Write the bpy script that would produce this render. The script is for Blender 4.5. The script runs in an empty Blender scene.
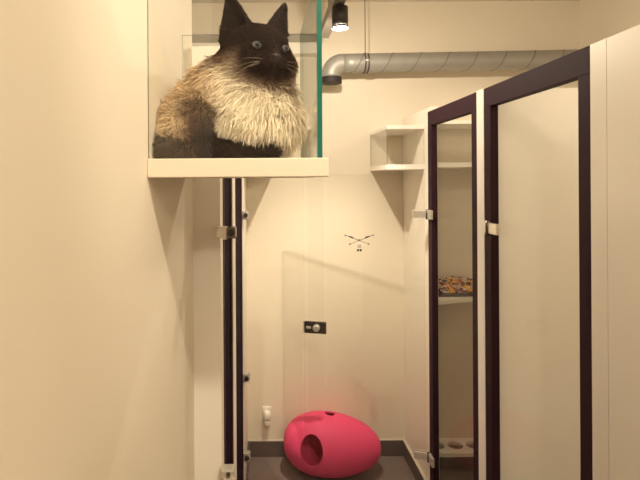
import bpy, bmesh, math, random
import numpy as np
from mathutils import Vector, Matrix
random.seed(7); rng = np.random.default_rng(7)
S = bpy.context.scene
C = S.collection
E = 1.65            # eye height
PI = math.pi

# ------------------------------------------------------------------ materials
def mat(name, col, rough=.5, metal=0., var=.06, scale=14., bump=0., bscale=200., spec=.5, emit=None, estr=0., coat=0., sheen=0.):
    m = bpy.data.materials.new(name); m.use_nodes = True
    nt = m.node_tree; b = nt.nodes['Principled BSDF']
    b.inputs['Roughness'].default_value = rough; b.inputs['Metallic'].default_value = metal
    b.inputs['Specular IOR Level'].default_value = spec
    b.inputs['Coat Weight'].default_value = coat
    b.inputs['Sheen Weight'].default_value = sheen
    tc = nt.nodes.new('ShaderNodeTexCoord')
    nz = nt.nodes.new('ShaderNodeTexNoise'); nz.inputs['Scale'].default_value = scale; nz.inputs['Detail'].default_value = 4
    nt.links.new(tc.outputs['Object'], nz.inputs['Vector'])
    mx = nt.nodes.new('ShaderNodeMix'); mx.data_type = 'RGBA'
    mx.inputs[6].default_value = (*[c*(1-var) for c in col], 1)
    mx.inputs[7].default_value = (*[min(1, c*(1+var)) for c in col], 1)
    nt.links.new(nz.outputs['Fac'], mx.inputs[0])
    nt.links.new(mx.outputs[2], b.inputs['Base Color'])
    if bump:
        n2 = nt.nodes.new('ShaderNodeTexNoise'); n2.inputs['Scale'].default_value = bscale
        nt.links.new(tc.outputs['Object'], n2.inputs['Vector'])
        bp = nt.nodes.new('ShaderNodeBump'); bp.inputs['Strength'].default_value = bump; bp.inputs['Distance'].default_value = .004
        nt.links.new(n2.outputs['Fac'], bp.inputs['Height']); nt.links.new(bp.outputs['Normal'], b.inputs['Normal'])
    if emit:
        b.inputs['Emission Color'].default_value = (*emit, 1); b.inputs['Emission Strength'].default_value = estr
    return m

def glass_mat(name, tint=(.985, .988, .978), ior=1.45, rough=.0, refl=1.):
    m = bpy.data.materials.new(name); m.use_nodes = True
    nt = m.node_tree; nt.nodes.clear()
    out = nt.nodes.new('ShaderNodeOutputMaterial')
    tr = nt.nodes.new('ShaderNodeBsdfTransparent'); tr.inputs[0].default_value = (*tint, 1)
    gl = nt.nodes.new('ShaderNodeBsdfGlossy'); gl.inputs['Roughness'].default_value = rough
    lw = nt.nodes.new('ShaderNodeLayerWeight'); lw.inputs[0].default_value = .5       # thin pane: the same from both sides
    pw = nt.nodes.new('ShaderNodeMath'); pw.operation = 'POWER'; pw.inputs[1].default_value = 5
    fr = nt.nodes.new('ShaderNodeMath'); fr.operation = 'MULTIPLY_ADD'; f0 = ((ior-1)/(ior+1))**2
    fr.inputs[1].default_value = (1-f0)*refl; fr.inputs[2].default_value = f0*refl
    nt.links.new(lw.outputs['Facing'], pw.inputs[0]); nt.links.new(pw.outputs[0], fr.inputs[0])
    mx = nt.nodes.new('ShaderNodeMixShader')
    nt.links.new(fr.outputs[0], mx.inputs[0]); nt.links.new(tr.outputs[0], mx.inputs[1]); nt.links.new(gl.outputs[0], mx.inputs[2])
    nt.links.new(mx.outputs[0], out.inputs[0])
    return m

def attr_mat(name, rough=.7, sheen=0., spec=.25):
    m = bpy.data.materials.new(name); m.use_nodes = True
    nt = m.node_tree; b = nt.nodes['Principled BSDF']
    at = nt.nodes.new('ShaderNodeAttribute'); at.attribute_name = 'coat'
    nt.links.new(at.outputs['Color'], b.inputs['Base Color'])
    b.inputs['Roughness'].default_value = rough; b.inputs['Sheen Weight'].default_value = sheen
    b.inputs['Specular IOR Level'].default_value = spec
    return m

M = dict(
    wall=mat('painted_wall', (.83, .74, .61), .75, var=.025, scale=3, bump=.05, bscale=90, spec=.2),
    white=mat('white_laminate', (.90, .835, .75), .42, var=.02, scale=6, spec=.4),
    shelf=mat('cream_shelf', (.70, .60, .48), .5, var=.02, scale=6, spec=.3),
    ceil=mat('ceiling_paint', (.78, .72, .61), .85, var=.02, spec=.1),
    dark=mat('dark_brown_frame', (.032, .011, .018), .65, var=.12, scale=30, spec=.15),
    leaf=mat('dark_door_leaf', (.012, .003, .010), .8, var=.12, scale=30, spec=.05),
    floor=mat('dark_slate_floor', (.19, .142, .125), .55, var=.22, scale=9, bump=.12, bscale=120),
    skirt=mat('dark_tile_skirting', (.110, .078, .072), .5, var=.15, scale=16),
    grout=mat('pale_sealant', (.62, .56, .47), .6),
    chrome=mat('brushed_chrome', (.78, .73, .66), .28, .75, var=.08, scale=60),
    chromed=mat('dark_chrome', (.20, .17, .17), .25, 1., var=.08, scale=60),
    duct=mat('galvanised_duct', (.36, .34, .31), .48, .35, var=.10, scale=22),
    ductd=mat('duct_seam', (.20, .18, .16), .5, .35, var=.1),
    black=mat('black_metal', (.035, .027, .026), .45),
    hole=mat('open_duct_mouth', (.02, .012, .012), .7),
    greyrail=mat('grey_rail', (.36, .32, .27), .5, .2),
    pink=mat('pink_egg_shell', (.92, .075, .22), .55, var=.16, scale=240, bump=.10, bscale=320, spec=.35),
    plug=mat('white_plastic', (.86, .82, .76), .35),
    bottle=mat('clear_refill', (.66, .58, .46), .15, spec=.6),
    lens=mat('lamp_lens', (1, .95, .85), .3, emit=(1, .93, .80), estr=14),
    ink=mat('black_vinyl', (.02, .016, .014), .6),
    inkg=mat('grey_vinyl', (.22, .19, .15), .6),
    edge=mat('green_glass_edge', (.008, .115, .088), .15, var=.25, scale=40, spec=.6),
    edgeg=glass_mat('grey_glass_edge', (.50, .56, .50)),
    edgel=glass_mat('pale_glass_edge', (.82, .84, .78)),
    glass=glass_mat('clear_glass'),
    glassd=glass_mat('door_glass', refl=.3),
    glassf=glass_mat('greenish_glass', (.980, .980, .966), 1.42),
    tray=mat('dark_tray', (.05, .03, .045), .5),
    nose=mat('cat_nose', (.022, .012, .012), .5),
)

# ------------------------------------------------------------------ mesh helpers
def add_box(bm, x0, x1, y0, y1, z0, z1, bev=0., mi=0):
    vs = [bm.verts.new(p) for p in ((x0,y0,z0),(x1,y0,z0),(x1,y1,z0),(x0,y1,z0),(x0,y0,z1),(x1,y0,z1),(x1,y1,z1),(x0,y1,z1))]
    fs = [bm.faces.new([vs[i] for i in q]) for q in ((0,3,2,1),(4,5,6,7),(0,1,5,4),(1,2,6,5),(2,3,7,6),(3,0,4,7))]
    for f in fs: f.material_index = mi
    if bev:
        es = list({e for f in fs for e in f.edges})
        bmesh.ops.bevel(bm, geom=es, offset=bev, segments=2, affect='EDGES', profile=.5)
    return fs
def box(*a, bev=0.):
    bm = bmesh.new(); add_box(bm, *a, bev=bev); return bm
def frame_of(d):
    d = Vector(d).normalized(); a = Vector((0,0,1)) if abs(d.z) < .9 else Vector((1,0,0))
    u = d.cross(a).normalized(); return u, d.cross(u).normalized()
def add_tube(bm, pts, rad, n=12, caps=True, mi=0):
    pts = [Vector(p) for p in pts]; rings = []
    u = None
    for i, p in enumerate(pts):
        d = (pts[min(i+1, len(pts)-1)] - pts[max(i-1, 0)]).normalized()
        if u is None: u, v = frame_of(d)
        else:
            u = (u - d*u.dot(d)).normalized(); v = d.cross(u)
        r = rad[i] if isinstance(rad, (list, tuple)) else rad
        rings.append([bm.verts.new(p + (u*math.cos(2*PI*k/n) + v*math.sin(2*PI*k/n))*r) for k in range(n)])
    for a, b in zip(rings, rings[1:]):
        for k in range(n):
            f = bm.faces.new((a[k], a[(k+1)%n], b[(k+1)%n], b[k])); f.smooth = True; f.material_index = mi
    if caps:
        bm.faces.new(rings[0][::-1]).material_index = mi; bm.faces.new(rings[-1]).material_index = mi
def tube(pts, rad, n=12, caps=True):
    bm = bmesh.new(); add_tube(bm, pts, rad, n, caps); return bm
def obj(name, bm, m, parent=None, smooth=False):
    bmesh.ops.recalc_face_normals(bm, faces=bm.faces[:])
    me = bpy.data.meshes.new(name); bm.to_mesh(me); bm.free()
    for x in (m if isinstance(m, (list, tuple)) else [m]): me.materials.append(x)
    if smooth:
        for p in me.polygons: p.use_smooth = True
    o = bpy.data.objects.new(name, me); C.objects.link(o)
    if parent is not None:
        o.parent = parent
        o.matrix_parent_inverse = Matrix.Translation(-parent.location)
    return o
def thing(name, label, cat, loc, group=None):
    o = bpy.data.objects.new(name, None); C.objects.link(o); o.empty_display_size = .05
    o.location = loc; o['label'] = label; o['category'] = cat
    if group: o['group'] = group
    return o
def tag(o, label, cat, group=None):
    o['label'] = label; o['category'] = cat
    if group: o['group'] = group
    return o
def struct(name, bm, m, parent=None, label=None, cat=None):
    o = obj(name, bm, m, parent)
    if parent is None:
        o['kind'] = 'structure'
        if label: o['label'] = label; o['category'] = cat
    return o
def sroot(name, loc, label, cat):
    o = thing(name, label, cat, loc); o['kind'] = 'structure'; return o

# ------------------------------------------------------------------ the setting
XR = .818; XL = -.105; XW = -.174; YB = 2.87; YG = 2.38; TOP = E + .332; CEIL = E + 1.06
struct('floor', box(-1.6, 2.6, -4.2, 2.99, -.1, 0), M['floor'], label='dark slate grey floor under the pink egg', cat='floor')
struct('ceiling', box(-1.6, 2.6, -4.2, 2.99, CEIL, CEIL+.1), M['ceil'], label='cream ceiling above the silver duct', cat='ceiling')
struct('wall_back', box(-1.6, 2.6, YB, YB+.12, 0, CEIL), M['wall'], label='cream back wall behind the pink egg', cat='wall')
struct('wall_left', box(-.27, XW, -.20, 1.19, 0, CEIL), M['wall'], label='cream wall on the left carrying the shelf of the cat', cat='wall')
struct('wall_end', box(-.27, -.1065, 1.19, 1.262, 0, TOP), M['white'], label='bright white partition end left of the dark door edges', cat='wall')
struct('wall_right', box(XR+.020, XR+.05, YG+.004, YB, 0, TOP+.03), M['white'], label='white side wall right of the pink egg', cat='wall')
struct('wall_side', box(-.135, -.100, YG+.004, YB, 0, TOP+.03), M['white'], label='narrow white side wall left of the pink egg', cat='wall')
struct('wall_divider', box(XR, 1.9, 1.777, 1.835, 0, TOP+.002), M['white'], label='white partition edge between the two dark framed doors on the right', cat='wall')
struct('wall_post', box(-.24, XL+.002, 1.626, 1.766, 0, TOP), M['white'], label='thin white partition edge between the two dark doors on the left', cat='wall')
struct('wall_near', box(XR, XR+.06, -1.6, 1.14, 0, TOP), M['white'], label='white wall at the far right edge nearest the viewer', cat='wall')
struct('wall_outer', box(1.9, 1.96, -4.2, YB, 0, CEIL), M['wall'], label='cream outer wall inside the right hand rooms', cat='wall')
struct('wall_front', box(-1.6, 2.6, -4.3, -4.2, 0, CEIL), M['wall'], label='cream wall at the far end behind the viewer', cat='wall')
struct('wall_west', box(-1.6, -1.54, -4.2, YB, 0, CEIL), M['wall'], label='cream outer wall inside the left hand rooms', cat='wall')
# skirting (dark tiles)
struct('baseboard_back', box(-.100, XR+.020, YB-.012, YB, 0, .092, bev=.002), M['skirt'], label='dark tile skirting along the back wall behind the pink egg', cat='skirting')
struct('baseboard_right', box(XR+.008, XR+.020, YG+.004, YB-.012, 0, .092, bev=.002), M['skirt'], label='dark tile skirting along the white side wall right of the pink egg', cat='skirting')
struct('baseboard_left', box(-.100, -.092, YG+.004, YB-.012, 0, .092, bev=.002), M['skirt'], label='dark tile skirting along the narrow side wall left of the pink egg', cat='skirting')
struct('trim_1', box(XR+.006, XR+.020, YG+.004, YB-.012, .0925, .098), M['grout'], label='thin pale sealant line on the right hand dark skirting', cat='trim')
struct('trim_2', box(-.100, XR+.02, YB-.008, YB, .0925, .096), M['grout'], label='thin pale sealant line on the back dark skirting', cat='trim')
# white boxed trunking high on the back wall
b = bmesh.new(); add_box(b, -.50, .338, YB-.08, YB, E+.735, E+.80, bev=.004)
struct('trim_3', b, M['white'], label='white boxed trunking high on the back wall behind the cat', cat='trim')
b = bmesh.new(); add_box(b, -.50, .336, YB-.05, YB, E+.80, E+.86, bev=.004)  # grey strip put in for the shadow band over the trunking
struct('trim_4', b, M['greyrail'], label='grey strip standing in for the shadow above the white trunking behind the cat', cat='trim')

# dark framed doors of the side rooms
def framed_door(name, label, y0, y1, x, sx, pw0=.045, pw1=.05, solid=False, t=.029):
    r = sroot(name, (x, (y0+y1)/2, 0), label, 'door')
    xa, xb = sorted((x, x+sx*t))
    obj('door_post', box(xa, xb, y0, y0+pw0, 0, TOP-.07, bev=.0015), M['dark'], r)
    obj('door_post', box(xa, xb, y1-pw1, y1, 0, TOP-.07, bev=.0015), M['dark'], r)
    obj('door_header', box(xa, xb, y0, y1, TOP-.07, TOP, bev=.0015), M['dark'], r)
    obj('threshold', box(xa, xb, y0+pw0, y1-pw1, 0, .03), M['dark'], r)
    c = x + sx*t*.75
    if solid: obj('door_leaf', box(*sorted((x+sx*.006, x+sx*.03)), y0+pw0, y1-pw1, .03, TOP-.07), M['leaf'], r)
    else: obj('door_glass', box(c-.003, c+.003, y0+pw0, y1-pw1, .03, TOP-.07), M['glassd'], r)
    return r
framed_door('door_1', 'dark brown framed glass door on the right showing the patterned cushion', 1.837, YG, XR, 1)
framed_door('door_2', 'dark brown framed glass door at the right edge of the photo', 1.20, 1.775, XR, 1)
framed_door('door_3', 'dark door seen edge on left, nearer the viewer', 1.264, 1.624, XL, -1, solid=True)
framed_door('door_4', 'dark door seen edge on left, beside the glass front', 1.768, YG, XL, -1, solid=True)
struct('wall_jamb', box(XR, XR+.06, 1.142, 1.198, 0, TOP), M['white'], label='white wall edge beside the near post of the right hand door', cat='wall')

# ------------------------------------------------------------------ glass front of the far bay
def add_clip(bm, cx, cy, cz, w, h, t): add_box(bm, cx-w/2, cx+w/2, cy-t/2, cy+t/2, cz-h/2, cz+h/2, bev=.002)
zc_hi, zc_lo = E - 35*YG/480, E - 276*YG/480
xs = .193                                   # split between the fixed panel and the door (photo x 302)
gz0, gz1 = .014, E + .028
def pane(name, x0, x1, y, z0, z1, parent, mats, edge_axis='x', t=.008):
    bm = bmesh.new(); add_box(bm, x0, x1, y-t/2, y+t/2, z0, z1)
    bm.normal_update()
    for f in bm.faces: f.material_index = 0 if abs(f.normal.y) > .9 else 1
    return obj(name, bm, mats, parent)
gp = thing('glass_screen', 'narrow fixed clear glass screen left of the glass door with chrome clips', 'glass screen', (.045, YG, .0))
pane('pane', -.098, xs-.0015, YG, gz0, gz1, gp, [M['glassf'], M['edgel']])
for cz in (zc_hi, E-197*YG/480, zc_lo):
    b = bmesh.new(); add_clip(b, -.090, YG-.009, cz, .028, .042, .008); add_clip(b, -.084, YG+.009, cz, .026, .042, .008)
    c = obj('clip', b, M['chrome'], gp)
    b = tube([(-.087, YG-.013, cz), (-.087, YG-.024, cz)], .011, 16); obj('clip_screw', b, M['chromed'], c)
gd = thing('glass_door', 'clear glass door with crossed arrow emblem, lock and chrome hinges, slightly ajar', 'glass door', (.80, YG, .0))
AJ = math.radians(13); gd.rotation_euler.z = -AJ             # swung a little inwards about its hinges
pd = pane('pane', xs+.0015, .80, YG, gz0, gz1, gd, [M['glassf'], M['edgeg']])
for cz in (zc_hi, zc_lo):
    b = bmesh.new()
    add_clip(b, .772, YG-.009, cz, .062, .034, .009); add_clip(b, .772, YG+.009, cz, .062, .034, .009)
    h = obj('hinge', b, M['chrome'], gd)
    b = bmesh.new(); add_box(b, .804, .8165, YG-.072, YG-.010, cz-.022, cz+.022, bev=.002)
    FIX = Matrix.Translation(gd.location) @ Matrix.Rotation(AJ, 4, 'Z') @ Matrix.Translation(-gd.location)
    obj('hinge_plate', b, M['chrome'], h).matrix_basis = FIX
    b = bmesh.new(); add_tube(b, [(.806, YG-.02, cz-.024), (.806, YG-.02, cz+.024)], .007, 14); obj('hinge_pin', b, M['chromed'], h).matrix_basis = FIX
b = bmesh.new(); zl = E - 147*2.505/480
add_box(b, .199, .312, YG-.016, YG-.0045, zl-.031, zl+.031, bev=.003)
lk = obj('lock', b, M['chromed'], gd)
lk['label'] = 'dark chrome lock box'
obj('lock_knob', tube([(.262, YG-.016, zl), (.262, YG-.030, zl), (.262, YG-.034, zl)], [.019, .018, .013], 24), M['chrome'], lk)
obj('lock_strike', box(.1935, .1985, YG-.018, YG-.0045, zl-.033, zl+.033, bev=.001), M['chrome'], lk)
obj('lock_bar', box(.208, .234, YG-.0185, YG-.016, zl-.006, zl+.006, bev=.001), M['chrome'], lk)
# emblem: two crossed arrows over two small marks
def lg(px, py):                                      # a point of the emblem on the closed door
    k = (px-263)/480; t = (.80*math.tan(AJ)+YG)/(1+k*math.tan(AJ))     # along the sight line to the ajar door
    return Vector((.80-(.80-k*t)/math.cos(AJ), YG-.0046, E-(py-180)/480*t))
b = bmesh.new()
def stroke(a, c, wd):
    a, c = lg(*a), lg(*c); d = (c-a).normalized(); n = Vector((-d.z, 0, d.x))*wd/2
    vs = [bm_v for bm_v in (b.verts.new(p) for p in (a-n, c-n, c+n, a+n))]; f = b.faces.new(vs)
    g = bmesh.ops.extrude_face_region(b, geom=[f]); bmesh.ops.translate(b, vec=(0, -.0006, 0), verts=[v for v in g['geom'] if isinstance(v, bmesh.types.BMVert)])
for s in (1, -1):
    def q(x, y): return (358.9 + s*x, 240.8 + y)
    stroke(q(-14.6, -5.4), q(10.2, 4.1), .0022)
    stroke(q(-9.2, -3.7), q(-5.9, -2.4), .0075); stroke(q(-10.6, -4.2), q(-9.2, -3.7), .0045)
    stroke(q(-14.6, -5.4), q(-13.2, -5.6), .0022); stroke(q(-14.6, -5.4), q(-13.4, -4.2), .0022)
    stroke(q(8.4, 4.5), q(10.2, 4.1), .0022); stroke(q(9.2, 2.7), q(10.2, 4.1), .0022)
stroke((357.9, 240.6), (359.9, 240.6), .007)
stroke((357.0, 249.7), (358.5, 251.7), .0045); stroke((358.5, 249.7), (357.0, 251.7), .0045)
stroke((359.4, 249.7), (360.9, 251.7), .0045); stroke((360.9, 249.7), (359.4, 251.7), .0045)
stroke((356.9, 249.5), (356.9, 251.9), .003); stroke((361.0, 249.5), (361.0, 251.9), .003)
lo = obj('emblem', b, M['ink'], pd)
b = bmesh.new()
for yy in (245.6, 246.7, 247.8): stroke((357.2, yy), (360.8, yy), .0028)
l2 = obj('emblem_text', b, M['inkg'], pd)

# hinges of the nearer glass front, folded out of the picture
def near_hinge(x, y, z, sx, label):
    r = thing('door_hinge', label, 'hinge', (x, y, z), 'chrome hinges on the nearer posts')
    b = bmesh.new(); add_box(b, x-.002 if sx>0 else x-.0, x+.010 if sx>0 else x+.012, y-.045, y+.0, z-.024, z+.024, bev=.002)
    return r, b
zh = E - 50*1.70/480
r = thing('door_hinge', 'chrome hinge on the dark door post at the right edge of the photo', 'hinge', (XR, 1.72, zh))
obj('hinge_plate', box(XR-.011, XR-.0005, 1.728, 1.768, zh-.021, zh+.021, bev=.002), M['chrome'], r)
obj('hinge_arm', box(XR-.014, XR-.0005, 1.655, 1.722, zh-.019, zh+.019, bev=.002), M['chrome'], r)
obj('hinge_pin', tube([(XR-.012, 1.725, zh-.026), (XR-.012, 1.725, zh+.026)], .008, 14), M['chromed'], r)
zh = E - 52*1.17/480
r = thing('glass_clamp', 'chrome clamp with dark square screw block on the nearer white partition end at left', 'clamp', (-.098, 1.19, zh))
obj('clamp_body', box(-.114, -.0885, 1.160, 1.1895, zh-.0135, zh+.0135, bev=.002), M['chrome'], r)
obj('clamp_jaw', box(-.098, -.0885, 1.152, 1.158, zh-.016, zh+.016, bev=.001), M['chrome'], r)
obj('screw_block', box(-.088, -.066, 1.150, 1.186, zh-.0135, zh+.0135, bev=.003), M['chromed'], r)
obj('clamp_screw', tube([(-.077, 1.1495, zh), (-.077, 1.145, zh)], .008, 18), M['black'], r)
zf = E - 292*1.17/480
r = thing('glass_clamp', 'chrome clamp low on the nearer white partition end at left, near the bottom edge', 'clamp', (-.092, 1.19, zf))
obj('clamp_body', box(-.106, -.074, 1.158, 1.1895, zf-.010, zf+.010, bev=.003), M['chrome'], r)
obj('clamp_jaw', box(-.100, -.071, 1.150, 1.1575, zf-.014, zf-.004, bev=.002), M['chrome'], r)
obj('clamp_screw', tube([(-.088, 1.157, zf+.004), (-.088, 1.152, zf+.004)], .005, 16), M['chromed'], r)

# ------------------------------------------------------------------ glass boxes on shelves
def side_pane(name, x0, x1, y0, y1, z0, z1, parent, mats):
    bm = bmesh.new(); add_box(bm, x0, x1, y0, y1, z0, z1); bm.normal_update()
    for f in bm.faces: f.material_index = 0 if abs(f.normal.x) > .9 else 1
    return obj(name, bm, mats, parent)
def far_box(label, x0, x1, side, y0, z0, z1, tb=.026, tt=.020, tp=.004):
    r = thing('glass_cat_box', label, 'glass box', ((x0+x1)/2, (y0+YB)/2, z0))
    y1 = YB - .0002
    obj('base_board', box(x0, x1, y0, y1, z0, z0+tb, bev=.0015), M['white'], r)
    obj('top_board', box(x0, x1, y0, y1, z1-tt, z1, bev=.0015), M['white'], r)
    a, c = z0+tb+.0003, z1-tt-.0003
    if side > 0:
        side_pane('side_pane', x0, x0+tp, y0+.001, y1, a, c, r, [M['glass'], M['edgeg']]); xa, xb = x0+tp+.0005, x1
    elif side < 0:
        side_pane('side_pane', x1-tp, x1, y0+.001, y1, a, c, r, [M['glass'], M['edgeg']]); xa, xb = x0, x1-tp-.0005
    else: xa, xb = x0, x1
    pane('front_pane', xa, xb, y0+.004, a, c, r, [M['glass'], M['edgeg']], t=.004)
    return r
far_box('white framed glass box on the side wall right of the emblem, above its shadow',   .643, XR+.0198, 1, 2.49, E+.050, E+.280)
far_box('white framed glass box high on the left, behind the shelf of the cat', -.0998, .068, -1, 2.50, E+.050, E+.280)
far_box('white framed glass box inside the right hand room, seen through the door', XR+.052, 1.45, 0, 2.60, E+.062, E+.317)

sh = thing('cat_shelf', 'white shelf with clear glass sides and green glass edge holding the cat', 'shelf', (-.03, .89, E+.005))
ZS = E + .033
obj('shelf_board', box(XW+.0003, .099, .72, 1.07, E+.0045, ZS, bev=.0015), M['shelf'], sh)
side_pane('side_pane', .0825, .090, .724, 1.045, ZS+.0002, E+.315, sh, [M['glass'], M['edge']])
pane('front_pane', XW+.0006, .082, .729, ZS+.0002, E+.315, sh, [M['glass'], M['edgeg']], t=.006)
pane('back_pane', XW+.0006, .082, 1.042, ZS+.0002, E+.315, sh, [M['glass'], M['edgeg']], t=.006)

# ------------------------------------------------------------------ duct, rail, lamp
YD = 2.72; zd = E + 116*YD/480; rd = .053
du = thing('ventilation_duct', 'silver spiral ventilation duct running across under the ceiling', 'duct', (1.2, YD, zd))
x0d = .392
b = bmesh.new(); add_tube(b, [(x, YD, zd + (x-.4)*.012) for x in np.linspace(x0d+.06, 1.88, 24)], rd, 40)
pipe = obj('pipe', b, M['duct'], du)
b = bmesh.new()                                                     # spiral seam
N = 9*32; pts = []
for i in range(N+1):
    t = i/N; x = x0d+.075 + t*1.44; a = -2*PI*9*t
    pts.append((x, YD + (rd+.0004)*math.cos(a), zd + (x-.4)*.012 + (rd+.0004)*math.sin(a)))
add_tube(b, pts, .0022, 6); obj('spiral_seam', b, M['ductd'], pipe)
b = bmesh.new(); arc = [(x0d+.07, YD, zd)]
for i in range(10):
    a = PI/2*i/9; arc.append((x0d+.06 - .062*math.sin(a), YD, zd - .062*(1-math.cos(a))))
arc.append((x0d-.002, YD, zd-.085)); add_tube(b, arc, rd*1.02, 36); obj('elbow', b, M['duct'], du)
b = bmesh.new(); add_tube(b, [(x0d-.002, YD, zd-.080), (x0d-.002, YD, zd-.112)], [rd*1.10, rd*1.12], 36, caps=False)
obj('collar', b, M['hole'], du)
obj('mouth', tube([(x0d-.002, YD, zd-.085), (x0d-.002, YD, zd-.1125)], [rd*1.05, rd*1.10], 36), M['hole'], du)
xh = 103*YD/480
for dx in (-.008, .010):
    b = bmesh.new(); add_tube(b, [(xh+dx-.003, YD, zd), (xh+dx+.003, YD, zd)], rd+.004, 36); obj('clamp_ring', b, M['black'], du)
obj('hanger_wire', tube([(xh, YD, zd+rd), (xh, YD, CEIL-.0005)], .0022, 8), M['black'], du)
obj('clamp_bolt', tube([(xh-.012, YD-rd-.008, zd+.004), (xh+.014, YD-rd-.008, zd+.004)], .006, 10), M['chrome'], du)

rl = thing('lighting_track', 'grey lighting track with the black spotlight under it', 'lighting track', (.31, 1.9, E+.78))
b = bmesh.new(); add_box(b, .300, .350, .60, 2.52, E+.742, E+.790, bev=.003)
obj('rail', b, M['greyrail'], rl)
obj('rail_end_cap', box(.299, .351, 2.5205, 2.526, E+.740, E+.792, bev=.001), M['greyrail'], rl)
for y in (.9, 2.30): obj('suspension_rod', tube([(.325, y, E+.789), (.31, y, CEIL-.0005)], .006, 10), M['greyrail'], rl)
XS, YS = .333, 2.05
sp = thing('spotlight', 'black cylindrical spotlight lit under the grey track', 'spotlight', (XS, YS, E+.62))
b = bmesh.new(); rs = .034
add_tube(b, [(XS, YS, E+.735), (XS, YS, E+.655)], rs, 36); obj('housing', b, M['black'], sp)
b = bmesh.new(); add_tube(b, [(XS, YS, E+.6545), (XS, YS, E+.645)], [rs, rs*1.01], 36, caps=False); obj('bezel', b, M['black'], sp)
obj('lens', tube([(XS, YS, E+.6543), (XS, YS, E+.648), (XS, YS, E+.643)], [.029, .027, .015], 28), M['lens'], sp)
obj('track_adapter', box(XS-.014, XS+.014, YS-.03, YS+.03, E+.7355, E+.7415, bev=.001), M['black'], sp)

# ------------------------------------------------------------------ pink egg
def evaluated(bm, mods, name):
    me = bpy.data.meshes.new('tmp'); bm.to_mesh(me); bm.free()
    o = bpy.data.objects.new('tmp', me); C.objects.link(o)
    for f in mods: f(o)
    dg = bpy.context.evaluated_depsgraph_get(); dg.update()
    out = bpy.data.meshes.new_from_object(o.evaluated_get(dg))
    bpy.data.objects.remove(o); out.name = name; return out
def egg_bm(scale, n=72, m=60):
    L, R, Ry = .272, .166, .158
    bm = bmesh.new(); rings = []
    for i in range(1, m):
        t = PI*i/m; x = -math.cos(t)                               # -1 blunt (left) .. 1 (right)
        xx = L*x; w = math.sin(t)**.84*(1 - .115*x - .02*x*x)
        rings.append([bm.verts.new((xx*scale, w*Ry*scale*math.cos(2*PI*k/n), w*R*scale*math.sin(2*PI*k/n))) for k in range(n)])
    a = bm.verts.new((-L*scale, 0, 0)); c = bm.verts.new((L*scale, 0, 0))
    for p, q in zip(rings, rings[1:]):
        for k in range(n): bm.faces.new((p[k], p[(k+1)%n], q[(k+1)%n], q[k]))
    for k in range(n):
        bm.faces.new((a, rings[0][(k+1)%n], rings[0][k])); bm.faces.new((c, rings[-1][k], rings[-1][(k+1)%n]))
    bmesh.ops.recalc_face_normals(bm, faces=bm.faces[:]); return bm
EX, EY = .379, 2.694
RX = Matrix.Rotation(math.radians(5), 4, 'Y')
bm = egg_bm(1.); b2 = egg_bm(.95)
me = bpy.data.meshes.new('i'); bmesh.ops.reverse_faces(b2, faces=b2.faces[:]); b2.to_mesh(me); b2.free(); bm.from_mesh(me)
bmesh.ops.transform(bm, matrix=RX, verts=bm.verts[:])
zmin = min(v.co.z for v in bm.verts)
bmesh.ops.translate(bm, vec=(0, 0, -zmin), verts=bm.verts[:])
def cutter(center, direction, ru, rv, depth):
    d = Vector(direction).normalized(); u = d.cross(Vector((0,0,1))) if abs(d.z) < .9 else Vector((1,0,0)); u.normalize(); v = u.cross(d).normalized()
    c = bmesh.new(); n = 48; c0 = Vector(center)
    A = [c.verts.new(c0 + u*ru*math.cos(2*PI*k/n) + v*rv*math.sin(2*PI*k/n)) for k in range(n)]
    B = [c.verts.new(c0 + d*depth + u*ru*math.cos(2*PI*k/n) + v*rv*math.sin(2*PI*k/n)) for k in range(n)]
    c.faces.new(A[::-1]); c.faces.new(B)
    for k in range(n): c.faces.new((A[k], A[(k+1)%n], B[(k+1)%n], B[k]))
    bmesh.ops.recalc_face_normals(c, faces=c.faces[:])
    m = bpy.data.meshes.new('cut'); c.to_mesh(m); c.free(); o = bpy.data.objects.new('cut', m); C.objects.link(o); return o
cz = -zmin
cuts = [cutter((-.112, -.03, cz+.012), (-.16, -1, .25), .060, .080, .3), cutter((-.010, .01, cz+.05), (0, 0, 1), .028, .026, .3)]
def add_bool(c):
    def f(o):
        m = o.modifiers.new('b', 'BOOLEAN'); m.object = c; m.operation = 'DIFFERENCE'; m.solver = 'EXACT'
    return f
em = evaluated(bm, [add_bool(c) for c in cuts], 'pet_egg')
for c in cuts: bpy.data.objects.remove(c)
em.materials.clear(); em.materials.append(M['pink'])
for p in em.polygons: p.use_smooth = True
try: em.set_sharp_from_angle(angle=math.radians(40))
except Exception: pass
egg = bpy.data.objects.new('pet_egg', em); C.objects.link(egg); egg.location = (EX, EY, .0005)
tag(egg, 'bright pink egg shaped pet house with a round entrance on the dark floor', 'pet house')

# ------------------------------------------------------------------ plug-in diffuser on the back wall
px_, pz_ = (265.6-263)*YB/480, E - (413-180)*YB/480
pl = thing('plug_in_diffuser', 'small white plug-in diffuser on the back wall left of the pink egg', 'diffuser', (px_, YB, pz_))
b = bmesh.new(); add_box(b, px_-.026, px_+.026, YB-.008, YB-.0003, pz_-.012, pz_+.040, bev=.003); obj('socket_plate', b, M['plug'], pl)
b = bmesh.new(); add_tube(b, [(px_, YB-.030, pz_+.028), (px_, YB-.030, pz_+.020), (px_, YB-.030, pz_-.018), (px_, YB-.030, pz_-.026)], [.012, .021, .021, .016], 24); obj('diffuser_body', b, M['plug'], pl)
b = bmesh.new(); add_tube(b, [(px_, YB-.030, pz_-.026), (px_, YB-.030, pz_-.032), (px_, YB-.030, pz_-.062), (px_, YB-.030, pz_-.066)], [.012, .018, .017, .013], 24); obj('refill_bottle', b, M['bottle'], pl)

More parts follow.
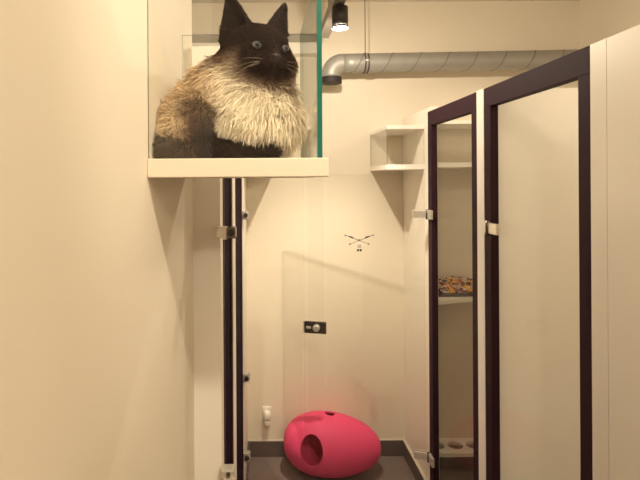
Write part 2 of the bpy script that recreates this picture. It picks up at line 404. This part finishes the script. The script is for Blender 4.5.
# ------------------------------------------------------------------ inside the right hand room
ZT = E - .66
bm = bmesh.new(); xl = XR + .052
low = [(xl, YB-.0005), (xl, 2.575), (1.45, 2.742), (1.45, YB-.0005)]
A = [bm.verts.new((x, y, ZT-.02)) for x, y in low]; B = [bm.verts.new((x, y, ZT)) for x, y in low]
bm.faces.new(A[::-1]); bm.faces.new(B)
for k in range(4): bm.faces.new((A[k], A[(k+1)%4], B[(k+1)%4], B[k]))
tag(obj('corner_shelf', bm, M['white']), 'white corner shelf under the patterned cushion in the right hand room', 'shelf')
# patterned cushion on a dark mat
def pattern_mat():
    m = bpy.data.materials.new('patterned_fabric'); m.use_nodes = True; nt = m.node_tree; b = nt.nodes['Principled BSDF']
    tc = nt.nodes.new('ShaderNodeTexCoord'); vo = nt.nodes.new('ShaderNodeTexVoronoi'); vo.inputs['Scale'].default_value = 66
    nz = nt.nodes.new('ShaderNodeTexNoise'); nz.inputs['Scale'].default_value = 30
    ad = nt.nodes.new('ShaderNodeMix'); ad.data_type = 'RGBA'; ad.inputs[0].default_value = .06
    nt.links.new(tc.outputs['Object'], nz.inputs['Vector']); nt.links.new(tc.outputs['Object'], ad.inputs[6]); nt.links.new(nz.outputs['Color'], ad.inputs[7])
    nt.links.new(ad.outputs[2], vo.inputs['Vector'])
    sx = nt.nodes.new('ShaderNodeSeparateColor'); nt.links.new(vo.outputs['Color'], sx.inputs[0])
    cr = nt.nodes.new('ShaderNodeValToRGB'); cr.color_ramp.interpolation = 'CONSTANT'
    cols = [(.66,.58,.46), (.72,.25,.03), (.24,.02,.04), (.62,.50,.34), (.03,.015,.02), (.78,.38,.04), (.30,.07,.06), (.30,.26,.20)]
    e = cr.color_ramp.elements; e[0].color = (*cols[0], 1); e[1].position = 1/8; e[1].color = (*cols[1], 1)
    for i in range(2, 8): n = e.new(i/8); n.color = (*cols[i], 1)
    nt.links.new(sx.outputs[0], cr.inputs[0]); nt.links.new(cr.outputs[0], b.inputs['Base Color']); b.inputs['Roughness'].default_value = .85
    return m
pm = pattern_mat()
cu = thing('pet_cushion', 'crumpled multicoloured patterned cushion on the corner shelf', 'cushion', (1.07, 2.76, ZT))
obj('cushion_mat', box(.90, 1.25, 2.68, 2.855, ZT+.0005, ZT+.012, bev=.004), M['tray'], cu)
def pillow(cx, cy, cz, rx, ry, rz, seed, amp=.10):
    bm = bmesh.new(); bmesh.ops.create_icosphere(bm, subdivisions=5, radius=1)
    r = random.Random(seed); ks = [(Vector([r.uniform(-1,1) for _ in range(3)]).normalized(), r.uniform(4, 11), r.uniform(0, 6)) for _ in range(7)]
    for v in bm.verts:
        d = v.co.normalized(); w = 1 + amp*sum(math.sin(k[0].dot(d)*k[1]+k[2]) for k in ks)/2.5
        p = [math.copysign(abs(c)**.72, c)*w for c in d]
        v.co = Vector((cx+rx*p[0], cy+ry*p[1], max(cz+rz*p[2], ZT+.0125)))
    return bm
obj('cushion_base', pillow(1.075, 2.768, ZT+.028, .165, .072, .020, 3), pm, cu, True)
obj('cushion_bolster', pillow(1.085, 2.805, ZT+.052, .15, .042, .030, 5, .14), pm, cu, True)
# low feeding bench with round holes
bb = bmesh.new(); add_box(bb, xl+.0005, 1.50, 2.705, YB-.001, .082, .102)
hc = []
for hx in (.998, 1.107, 1.216, 1.325):
    c = bmesh.new(); n = 40
    A = [c.verts.new((hx+.044*math.cos(2*PI*k/n), 2.79+.040*math.sin(2*PI*k/n), .06)) for k in range(n)]
    B = [c.verts.new((v.co.x, v.co.y, .12)) for v in A]; c.faces.new(A[::-1]); c.faces.new(B)
    for k in range(n): c.faces.new((A[k], A[(k+1)%n], B[(k+1)%n], B[k]))
    bmesh.ops.recalc_face_normals(c, faces=c.faces[:])
    m = bpy.data.meshes.new('cut'); c.to_mesh(m); c.free(); o = bpy.data.objects.new('cut', m); C.objects.link(o); hc.append(o)
bmesh.ops.recalc_face_normals(bb, faces=bb.faces[:])
bmh = evaluated(bb, [add_bool(c) for c in hc], 'bench_top')
for c in hc: bpy.data.objects.remove(c)
fb = thing('feeding_bench', 'low white bench with round bowl holes on the floor of the right hand room', 'bench', (1.18, 2.79, 0))
bmh.materials.clear(); bmh.materials.append(M['white'])
o = bpy.data.objects.new('bench_top', bmh); C.objects.link(o); o.parent = fb; o.matrix_parent_inverse = Matrix.Translation(-fb.location)
for x in (xl+.002, 1.482): obj('bench_leg', box(x, x+.016, 2.715, YB-.002, .0005, .0815), M['white'], fb)

# ------------------------------------------------------------------ the cat (signed distance blend -> surface nets)
def W(px, py, d): return np.array(((px-263)*d/480, d, E-(py-180)*d/480))
def nrm(v): v = np.asarray(v, float); return v/np.linalg.norm(v)
yaw = math.radians(27)
HF = nrm((math.sin(yaw), -math.cos(yaw), -.06)); HR = nrm((math.cos(yaw), math.sin(yaw), .0)); HU = np.cross(HR, HF); HU = HU if HU[2] > 0 else -HU
HC = W(260, 54, .865)
def hp(r, f, u): return HC + HR*r + HF*f + HU*u
lo_ = np.array((-.172, .748, ZS-.004)); hi_ = np.array((.078, 1.034, E+.345)); h = .0030
gx = [np.arange(lo_[i], hi_[i], h) for i in range(3)]
P = np.stack(np.meshgrid(*gx, indexing='ij'), -1)
def ell(c, r, ax=None):
    q = P - c
    if ax is not None: q = q @ np.stack(ax, 1)
    k = np.linalg.norm(q/np.array(r), axis=-1); g = np.linalg.norm(q/np.array(r)**2, axis=-1) + 1e-9
    return k*(k-1)/g
def cap(a, b, ra, rb):
    a, b = np.asarray(a), np.asarray(b); ab = b-a; t = np.clip(((P-a)@ab)/(ab@ab), 0, 1)
    return np.linalg.norm(P-a-t[..., None]*ab, axis=-1) - (ra+(rb-ra)*t)
def smin(a, b, k):
    hh = np.clip(.5+.5*(b-a)/k, 0, 1); return b*(1-hh)+a*hh - k*hh*(1-hh)
HA = (HR, HF, HU)
D = ell(hp(0, -.006, .002), (.055, .054, .050), HA)                             # skull
for s in (-1, 1):
    D = smin(D, ell(hp(s*.037, .006, -.022), (.030, .034, .028), HA), .018)      # cheeks
D = smin(D, ell(hp(0, .044, -.021), (.021, .020, .017), HA), .014)               # muzzle
for s in (-1, 1): D = smin(D, ell(hp(s*.0105, .056, -.025), (.0125, .012, .0105), HA), .006)
D = smin(D, ell(hp(0, .042, -.036), (.014, .016, .010), HA), .008)               # chin
D = smin(D, cap(hp(0, .038, .018), hp(0, .061, -.011), .013, .0085), .010)       # nose bridge
for s in (-1, 1):                                                                # eye sockets
    D = -smin(-D, ell(hp(s*.0262, .050, .004), (.0100, .011, .0078), HA), .005)
def ear(s):
    base, tip = hp(s*.036, -.012, .030), hp(s*.057, -.010, .100)
    ax = nrm(tip-base); nf = nrm(HF*.85 + HR*s*.5 - ax*((HF*.85+HR*s*.5)@ax)); sd = np.cross(ax, nf)
    L = np.linalg.norm(tip-base); q = P-base; t = (q@ax)/L; a = q@sd; b = q@nf
    tt = np.clip(t, -.25, 1); w = .0300*(1-np.maximum(tt, 0))**.80*(1+1.2*np.minimum(tt, 0)) + .0025; th = .020*(1-tt)**.8+.0022
    d = np.sqrt((a/w)**2 + (b/th)**2); e = (d-1)*np.minimum(w, th)
    e = np.maximum(e, np.maximum(t-1, -.25-t)*L)
    wi = w*.74; thi = th*.9                                                       # hollow facing forwards
    di = (np.sqrt((a/wi)**2 + ((b-th*.75)/thi)**2) - 1)*np.minimum(wi, thi)
    return np.maximum(e, -np.maximum(di, np.maximum(.10-t, t-.86)*L))
for s in (-1, 1): D = smin(D, ear(s), .008)
D = smin(D, cap(hp(-.014, -.030, -.010), W(232, 88, .900), .046, .056), .022)         # nape
chest = W(258, 120, .860)
D = smin(D, ell(W(256, 92, .885), (.058, .060, .045)), .030)                     # neck ruff
D = smin(D, ell(chest, (.070, .062, .064)), .035)                               # chest
D = smin(D, ell(W(236, 100, .915), (.075, .060, .066)), .035)                   # shoulders
D = smin(D, ell(W(212, 117, .940), (.078, .066, .068)), .040)                   # barrel
D = smin(D, ell(W(188, 129, .865), (.056, .060, .056)), .030)                   # rump
D = smin(D, ell(W(176, 137, .830), (.048, .044, .044)), .022)                   # thigh
D = smin(D, cap(W(172, 151, .815), W(204, 153.5, .790), .017, .013), .010)         # hind foot
D = smin(D, cap(W(197, 122, .825), W(203, 147, .805), .022, .018), .014)           # near upper arm
D = smin(D, cap(W(203, 148, .808), W(243, 152, .800), .019, .0145), .010)          # near forearm
D = smin(D, ell(W(248, 153.0, .800), (.019, .017, .0115)), .006)                   # near paw
D = smin(D, cap(W(240, 140, .855), W(266, 150, .825), .020, .015), .010)           # far forearm
D = smin(D, ell(W(270, 151.5, .812), (.017, .016, .0115)), .006)                   # far paw
tail = [W(172, 144, .90), W(164, 149, .83), W(163, 151, .785), W(184, 152.5, .770)]
for a, b_ in zip(tail, tail[1:]): D = smin(D, cap(a, b_, .016, .014), .010)
D = np.maximum(D, (ZS+.0006) - P[..., 2])
# surface nets
def surface_nets(D):
    ins = D < 0
    n = np.array(D.shape)-1
    corners = [(i, j, k) for i in (0,1) for j in (0,1) for k in (0,1)]
    cnt = sum(ins[i:n[0]+i, j:n[1]+j, k:n[2]+k].astype(int) for i,j,k in corners)
    act = (cnt > 0) & (cnt < 8); idx = -np.ones(act.shape, int); cells = np.argwhere(act); idx[act] = np.arange(len(cells))
    acc = np.zeros((len(cells), 3)); w = np.zeros(len(cells))
    for a in corners:
        for ax in range(3):
            if a[ax]: continue
            b = list(a); b[ax] = 1
            ca, cb = cells+np.array(a), cells+np.array(b)
            da, db = D[tuple(ca.T)], D[tuple(cb.T)]
            m = (da < 0) != (db < 0); t = np.where(m, da/(da-db+1e-12), 0)
            p = np.array(a, float) + np.outer(t, np.eye(3)[ax]); acc[m] += p[m]; w[m] += 1
    V = cells + acc/w[:, None]; F = []
    for ax in range(3):
        u, v = (ax+1)%3, (ax+2)%3
        s0 = [slice(None)]*3; s1 = [slice(None)]*3; s0[ax] = slice(0, -1); s1[ax] = slice(1, None)
        e = np.argwhere(ins[tuple(s0)] != ins[tuple(s1)])
        e = e[(e[:, u] > 0) & (e[:, v] > 0) & (e[:, u] < n[u]) & (e[:, v] < n[v])]
        du_, dv_ = np.eye(3, dtype=int)[u], np.eye(3, dtype=int)[v]
        q = np.stack([idx[tuple((e-du_-dv_).T)], idx[tuple((e-dv_).T)], idx[tuple(e.T)], idx[tuple((e-du_).T)]], 1)
        fl = ins[tuple(e.T)]; q[~fl] = q[~fl][:, ::-1]; F.append(q)
    return V, np.concatenate(F)
V, F = surface_nets(D); V = lo_ + V*h
F = F[(F >= 0).all(1)]
Dg = np.stack(np.gradient(D, h), -1)
def sample(arr, p):
    q = (p-lo_)/h; i = np.clip(np.floor(q).astype(int), 0, np.array(D.shape)-2); f = q-i; out = 0
    for a in (0,1):
        for b in (0,1):
            for c in (0,1):
                w = (f[:,0] if a else 1-f[:,0])*(f[:,1] if b else 1-f[:,1])*(f[:,2] if c else 1-f[:,2])
                v = arr[i[:,0]+a, i[:,1]+b, i[:,2]+c]; out = out + (w[:,None]*v if v.ndim > 1 else w*v)
    return out
def sstep(a, b, x): t = np.clip((x-a)/(b-a), 0, 1); return t*t*(3-2*t)
DARK = np.array((.017, .0072, .0070)); BROWN = np.array((.13, .055, .024)); TAN = np.array((.64, .43, .23)); CREAM = np.array((.99, .87, .68))
tailA = np.array(tail)
def seg_dist(p, a, b):
    ab = b-a; t = np.clip(((p-a)@ab)/(ab@ab), 0, 1); return np.linalg.norm(p-a-t[:,None]*ab, axis=1)
def coat(p):
    x = 263 + p[:,0]/p[:,1]*0 + 0                                         # (kept in body space below)
    q = p-HC; r, f, u = q@HR, q@HF, q@HU
    # back and flank tan, chest cream
    k = sstep(-.050, -.105, p[:,0])*.85*(.55+.45*sstep(.70, .84, p[:,1]+.30*(p[:,2]-ZS)))
    c = CREAM*(1-k[:,None]) + TAN*k[:,None]
    k2 = np.exp(-((p[:,0]+.112)/.017)**2)*.36*(1-sstep(ZS+.10, ZS+.17, p[:,2])); c = c*(1-k2[:,None]) + BROWN*k2[:,None]
    # pointed mask, ears
    m = np.sqrt(((r)/.056)**2 + ((f-.040)/.064)**2 + ((u+.006)/.054)**2)
    mask = 1-sstep(.80, 1.22, m)
    crown = sstep(-.032, .012, u)*(1-sstep(.10, .13, np.abs(u)))*sstep(-.075, -.045, f)
    mid = np.maximum(1-sstep(.95, 1.65, m), sstep(-.02, .012, u)*sstep(-.09, -.06, f)*sstep(.13, .10, np.linalg.norm(q, axis=1)))
    mid = np.maximum(mid, (1-sstep(.078, .105, np.linalg.norm(q, axis=1)))*sstep(-.042, -.015, u)*.97)
    # lower limbs and tail
    leg = np.minimum.reduce([seg_dist(p, W(197,126,.825), W(203,147,.805)), seg_dist(p, W(203,148,.808), W(248,153,.800)), seg_dist(p, W(244,145,.850), W(271,151,.812)),
                             seg_dist(p, W(172,151,.815), W(204,153,.790))])
    tl = np.minimum.reduce([seg_dist(p, tailA[i], tailA[i+1]) for i in range(3)])
    lm = 1-sstep(.021, .034, leg); lm2 = 1-sstep(.026, .050, leg)
    tm = 1-sstep(.019, .030, tl)
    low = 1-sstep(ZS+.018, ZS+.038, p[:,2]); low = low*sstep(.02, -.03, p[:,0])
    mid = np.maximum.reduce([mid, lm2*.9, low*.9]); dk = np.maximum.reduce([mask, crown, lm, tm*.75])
    c = c*(1-mid[:,None]*.9) + BROWN*mid[:,None]*.9
    c = c*(1-dk[:,None]) + DARK*dk[:,None]
    # warm brown inside of the ears and over the brows
    return c
def set_coat(me, col):
    a = me.color_attributes.new('coat', 'FLOAT_COLOR', 'POINT')
    a.data.foreach_set('color', np.concatenate([np.clip(col, 0, 1), np.ones((len(col), 1))], 1).astype(np.float32).ravel())
bmf = bpy.data.meshes.new('cat'); bmf.from_pydata(V.tolist(), [], F.tolist()); bmf.update()
for p in bmf.polygons: p.use_smooth = True
set_coat(bmf, coat(V)); bmf.materials.append(attr_mat('cat_coat', .85, .0))
cat = bpy.data.objects.new('cat', bmf); C.objects.link(cat)
tag(cat, 'long haired cat with cream body and dark brown face crouching inside the glass shelf box', 'cat')
# move the origin to the base of the body
base = Vector((float(W(225,157,.9)[0]), .9, ZS)); bmf.transform(Matrix.Translation(-base)); cat.location = base
# fur
tri = np.concatenate([F[:, [0,1,2]], F[:, [0,2,3]]]); A_, B_, C_ = V[tri[:,0]], V[tri[:,1]], V[tri[:,2]]
area = np.linalg.norm(np.cross(B_-A_, C_-A_), axis=1)/2
def in_view(p, n): return True
NF = 85000
ti = rng.choice(len(tri), NF, p=area/area.sum()); r1, r2 = np.sqrt(rng.random(NF)), rng.random(NF)
R0 = A_[ti]*(1-r1)[:,None] + B_[ti]*(r1*(1-r2))[:,None] + C_[ti]*(r1*r2)[:,None]
N0 = sample(Dg, R0); N0 /= np.linalg.norm(N0, axis=1)[:,None]+1e-9
q = R0-HC; hr, hf, hu = q@HR, q@HF, q@HU; hd = np.linalg.norm(q, axis=1)
ear_k = sstep(.040, .052, hu)
face = 1-sstep(.055, .085, np.sqrt((hr*.8)**2+((hf-.01)*.7)**2+np.minimum(hu, 0)**2*1.15+(hu*.7)**2*(hu > 0)))
ln = .030*(1-face)+.0065*face; ln = ln*(1-ear_k)+.0045*ear_k
cheek = sstep(.030, .045, np.abs(hr))*sstep(.0, -.02, hu)*(1-sstep(.075, .10, hd)); ln = ln + cheek*.004
chs = np.linalg.norm(R0-chest, axis=1); ln = ln + .012*(1-sstep(.05, .09, chs))*(1-face)
legd = np.minimum.reduce([seg_dist(R0, W(203,148,.808), W(248,153,.800)), seg_dist(R0, W(244,145,.850), W(271,151,.812)), seg_dist(R0, W(172,151,.815), W(204,153,.790))])
lk_ = 1-sstep(.022, .034, legd); ln = ln*(1-.7*lk_)
ln = ln*rng.uniform(.6, 1.15, NF)
flow_b = np.array((-.35, .15, -1.0)); flow_h = -HF[None]*.9 + HR[None]*np.sign(hr)[:,None]*.35 + np.array((0,0,-.25))[None]
ear_dir = HU[None]*1. + HR[None]*np.sign(hr)[:,None]*.25
fl = flow_b[None]*(1-face)[:,None] + flow_h*face[:,None]; fl = fl*(1-ear_k)[:,None] + ear_dir*ear_k[:,None]
fl = fl - N0*(fl*N0).sum(1)[:,None]; fl /= np.linalg.norm(fl, axis=1)[:,None]+1e-6
jit = rng.normal(0, .28, (NF, 3))
clump = np.stack([np.sin(R0@np.array(k)+o) for k, o in (((160,90,70),0),((-80,170,60),1),((90,-60,150),2))], 1)*.17
d0 = N0*.55 + fl*.55 + jit*.6 + clump*(1-face)[:,None]; d0 /= np.linalg.norm(d0, axis=1)[:,None]
d1 = N0*.12 + fl*1.0 + jit + clump*(1-face)[:,None]*1.4; d1 /= np.linalg.norm(d1, axis=1)[:,None]
P1 = R0 + d0*(ln*.5)[:,None]; P2 = P1 + d1*(ln*.5)[:,None]
# keep strands off the eyes, nose, board and panes
ok = np.ones(NF, bool)
for s in (-1, 1): ok &= np.linalg.norm(R0-hp(s*.0262, .047, .004), axis=1) > .0115
ok &= np.linalg.norm(R0-hp(0, .067, -.014), axis=1) > .008
ok &= R0[:,2] > ZS+.004
for Q in (P1, P2):
    Q[:,2] = np.maximum(Q[:,2], ZS+.0012+.002*rng.random(NF)); Q[:,1] = np.clip(Q[:,1], .7345, 1.036); Q[:,0] = np.clip(Q[:,0], XW+.002, .0805)
R0, P1, P2, d0, d1, N0 = R0[ok], P1[ok], P2[ok], d0[ok], d1[ok], N0[ok]; n = len(R0)
side = np.cross(d0, N0 + rng.normal(0, .30, (n, 3))); side /= np.linalg.norm(side, axis=1)[:,None]
wd = (.00055*rng.uniform(.7, 1.3, n) + .00025*(1-face[ok]))[:,None]
VV = np.stack([R0-side*wd-N0*.001, R0+side*wd-N0*.001, P1-side*wd*.85, P1+side*wd*.85, P2], 1).reshape(-1, 3)
o5 = np.arange(n)*5
quads = np.stack([o5, o5+1, o5+3, o5+2], 1).tolist(); tris = np.stack([o5+2, o5+3, o5+4], 1).tolist()
fm = bpy.data.meshes.new('fur'); fm.from_pydata(VV.tolist(), [], quads+tris); fm.update()
for p in fm.polygons: p.use_smooth = True
cc = coat(R0)*rng.uniform(.90, 1.08, n)[:,None]
set_coat(fm, np.repeat(cc, 5, axis=0)); fm.materials.append(attr_mat('cat_fur', .8, .0, .15))
fo = bpy.data.objects.new('fur', fm); C.objects.link(fo); fo.parent = cat; fo.matrix_parent_inverse = Matrix.Translation(-base); fo['kind'] = 'stuff'
# eyes, nose, whiskers
def eye_mat():
    m = bpy.data.materials.new('cat_eye'); m.use_nodes = True; nt = m.node_tree; b = nt.nodes['Principled BSDF']
    tc = nt.nodes.new('ShaderNodeTexCoord'); sp_ = nt.nodes.new('ShaderNodeSeparateXYZ'); nt.links.new(tc.outputs['Object'], sp_.inputs[0])
    le = nt.nodes.new('ShaderNodeVectorMath'); le.operation = 'MULTIPLY'; le.inputs[1].default_value = (1.25, 0, .95)
    nt.links.new(tc.outputs['Object'], le.inputs[0]); ln_ = nt.nodes.new('ShaderNodeVectorMath'); ln_.operation = 'LENGTH'; nt.links.new(le.outputs[0], ln_.inputs[0])
    mr = nt.nodes.new('ShaderNodeMath'); mr.operation = 'MULTIPLY'; mr.inputs[1].default_value = 1/.0100; nt.links.new(ln_.outputs['Value'], mr.inputs[0])
    cr = nt.nodes.new('ShaderNodeValToRGB'); e = cr.color_ramp.elements
    e[0].position = .40; e[0].color = (.008, .007, .010, 1); e[1].position = .46; e[1].color = (.045, .055, .075, 1)
    k = e.new(.85); k.color = (.075, .085, .10, 1); k = e.new(.97); k.color = (.02, .012, .012, 1)
    nt.links.new(mr.outputs[0], cr.inputs[0]); nt.links.new(cr.outputs[0], b.inputs['Base Color'])
    b.inputs['Roughness'].default_value = .08; b.inputs['Coat Weight'].default_value = 1
    return m
em_ = eye_mat()
for s in (-1, 1):
    bm = bmesh.new(); bmesh.ops.create_uvsphere(bm, u_segments=32, v_segments=20, radius=.0100)
    o = obj('eye', bm, em_, None, True); o.parent = cat
    fwd = nrm(HF + HR*s*.22); rr = nrm(np.cross(fwd, HU)); rr = rr if rr@HR > 0 else -rr; uu = np.cross(rr, fwd); uu = uu if uu[2] > 0 else -uu
    c = hp(s*.0262, .0415, .004)
    Mx = Matrix(((rr[0], -fwd[0], uu[0], c[0]), (rr[1], -fwd[1], uu[1], c[1]), (rr[2], -fwd[2], uu[2], c[2]), (0,0,0,1)))
    o.matrix_parent_inverse = Matrix.Translation(-base); o.matrix_basis = Mx @ Matrix.Rotation(math.radians(-s*14), 4, 'Y') @ Matrix.Diagonal((1, 1, .76, 1))
bm = bmesh.new(); bmesh.ops.create_icosphere(bm, subdivisions=3, radius=1)
for v in bm.verts:
    t = v.co.copy(); wx = .0075*(1 if t.z > 0 else 1-.55*abs(t.z))
    v.co = Vector(hp(t.x*wx, .0665+t.y*-.0042, -.0145+t.z*.0048))
obj('nose', bm, M['nose'], cat, True).matrix_parent_inverse = Matrix.Translation(-base)
wm = mat('whisker_hair', (.60, .48, .34), .5)
for s in (-1, 1):
    for k in range(5):
        a = hp(s*(.013+.002*k), .058-.003*k, -.022-.002*(k%3)); L = (.055, .050, .046, .04, .036)[k]
        dv = nrm(HR*s*1.0 + HF*(.25-.18*k) + HU*(.12-.13*k)); pts = []
        for i in range(8):
            t = i/7; p_ = a + dv*L*t + np.array((0,0,-.012))*t*t
            p_[1] = max(p_[1], .736); p_[0] = min(p_[0], .080); pts.append(p_)
        o = obj('whisker', tube(pts, [.00026*(1-.75*i/7) for i in range(8)], 5), wm, cat); o.matrix_parent_inverse = Matrix.Translation(-base)

# ------------------------------------------------------------------ lights
def lamp(kind, name, loc, energy, col, **kw):
    l = bpy.data.lights.new(name, kind); l.energy = energy; l.color = col
    for k, v in kw.items(): setattr(l, k, v)
    o = bpy.data.objects.new(name, l); C.objects.link(o); o.location = loc; return o
WARM = (1., .80, .55)
def aim(o, p): o.rotation_euler = (Vector(p)-o.location).to_track_quat('-Z', 'Y').to_euler()
WARM = (1., .875, .67)
lamp('POINT', 'spotlight_beam', (XS, YS, E+.632), 19, WARM, shadow_soft_size=.014)
o = lamp('SPOT', 'spotlight_cone', (XS, YS, E+.631), 76, WARM, shadow_soft_size=.014, spot_size=math.radians(84), spot_blend=1.); aim(o, (.36, 2.62, .1))
lamp('POINT', 'near_spotlight_beam', (.36, .02, E+.74), 11, WARM, shadow_soft_size=.03)
o = lamp('SPOT', 'cat_fill_light', (.30, .05, E+.74), 26, WARM, shadow_soft_size=.03, spot_size=math.radians(58), spot_blend=.9); aim(o, (-.02, .87, E+.10))  # extra fill added to brighten the cat, has no fixture
lamp('POINT', 'rear_fill_light', (.95, -1.5, E+.85), 38, WARM, shadow_soft_size=.05)  # added fill from behind the camera, brightens the white partition end
for p, e in (((1.40, 2.25, E+.70), 7), ((1.40, 1.30, E+.70), 8), ((-.90, 1.60, E+.70), 14)):  # unseen lights added to brighten the side rooms
    lamp('SPOT', 'room_fill_light', p, e, WARM, shadow_soft_size=.05, spot_size=math.radians(165), spot_blend=.6)
w = bpy.data.worlds.new('world'); S.world = w; w.use_nodes = True
w.node_tree.nodes['Background'].inputs[0].default_value = (1., .86, .66, 1); w.node_tree.nodes['Background'].inputs[1].default_value = .4

# ------------------------------------------------------------------ camera
cd = bpy.data.cameras.new('camera'); cam = bpy.data.objects.new('camera', cd); C.objects.link(cam)
cam.location = (0, 0, E); cam.rotation_euler = (Matrix.Rotation(PI/2, 3, 'X') @ Matrix.Rotation(math.radians(-.35), 3, 'Z')).to_euler()
cd.sensor_width = 36; cd.lens = 27; cd.shift_x = 57/640; cd.shift_y = -60/640; cd.clip_start = .02
S.camera = cam
S.view_settings.view_transform = 'Standard'; S.view_settings.look = 'None'; S.view_settings.exposure = .33; S.view_settings.gamma = 1
try: S.view_settings.use_curve_mapping = False
except Exception: pass
S.cycles.transparent_max_bounces = 32
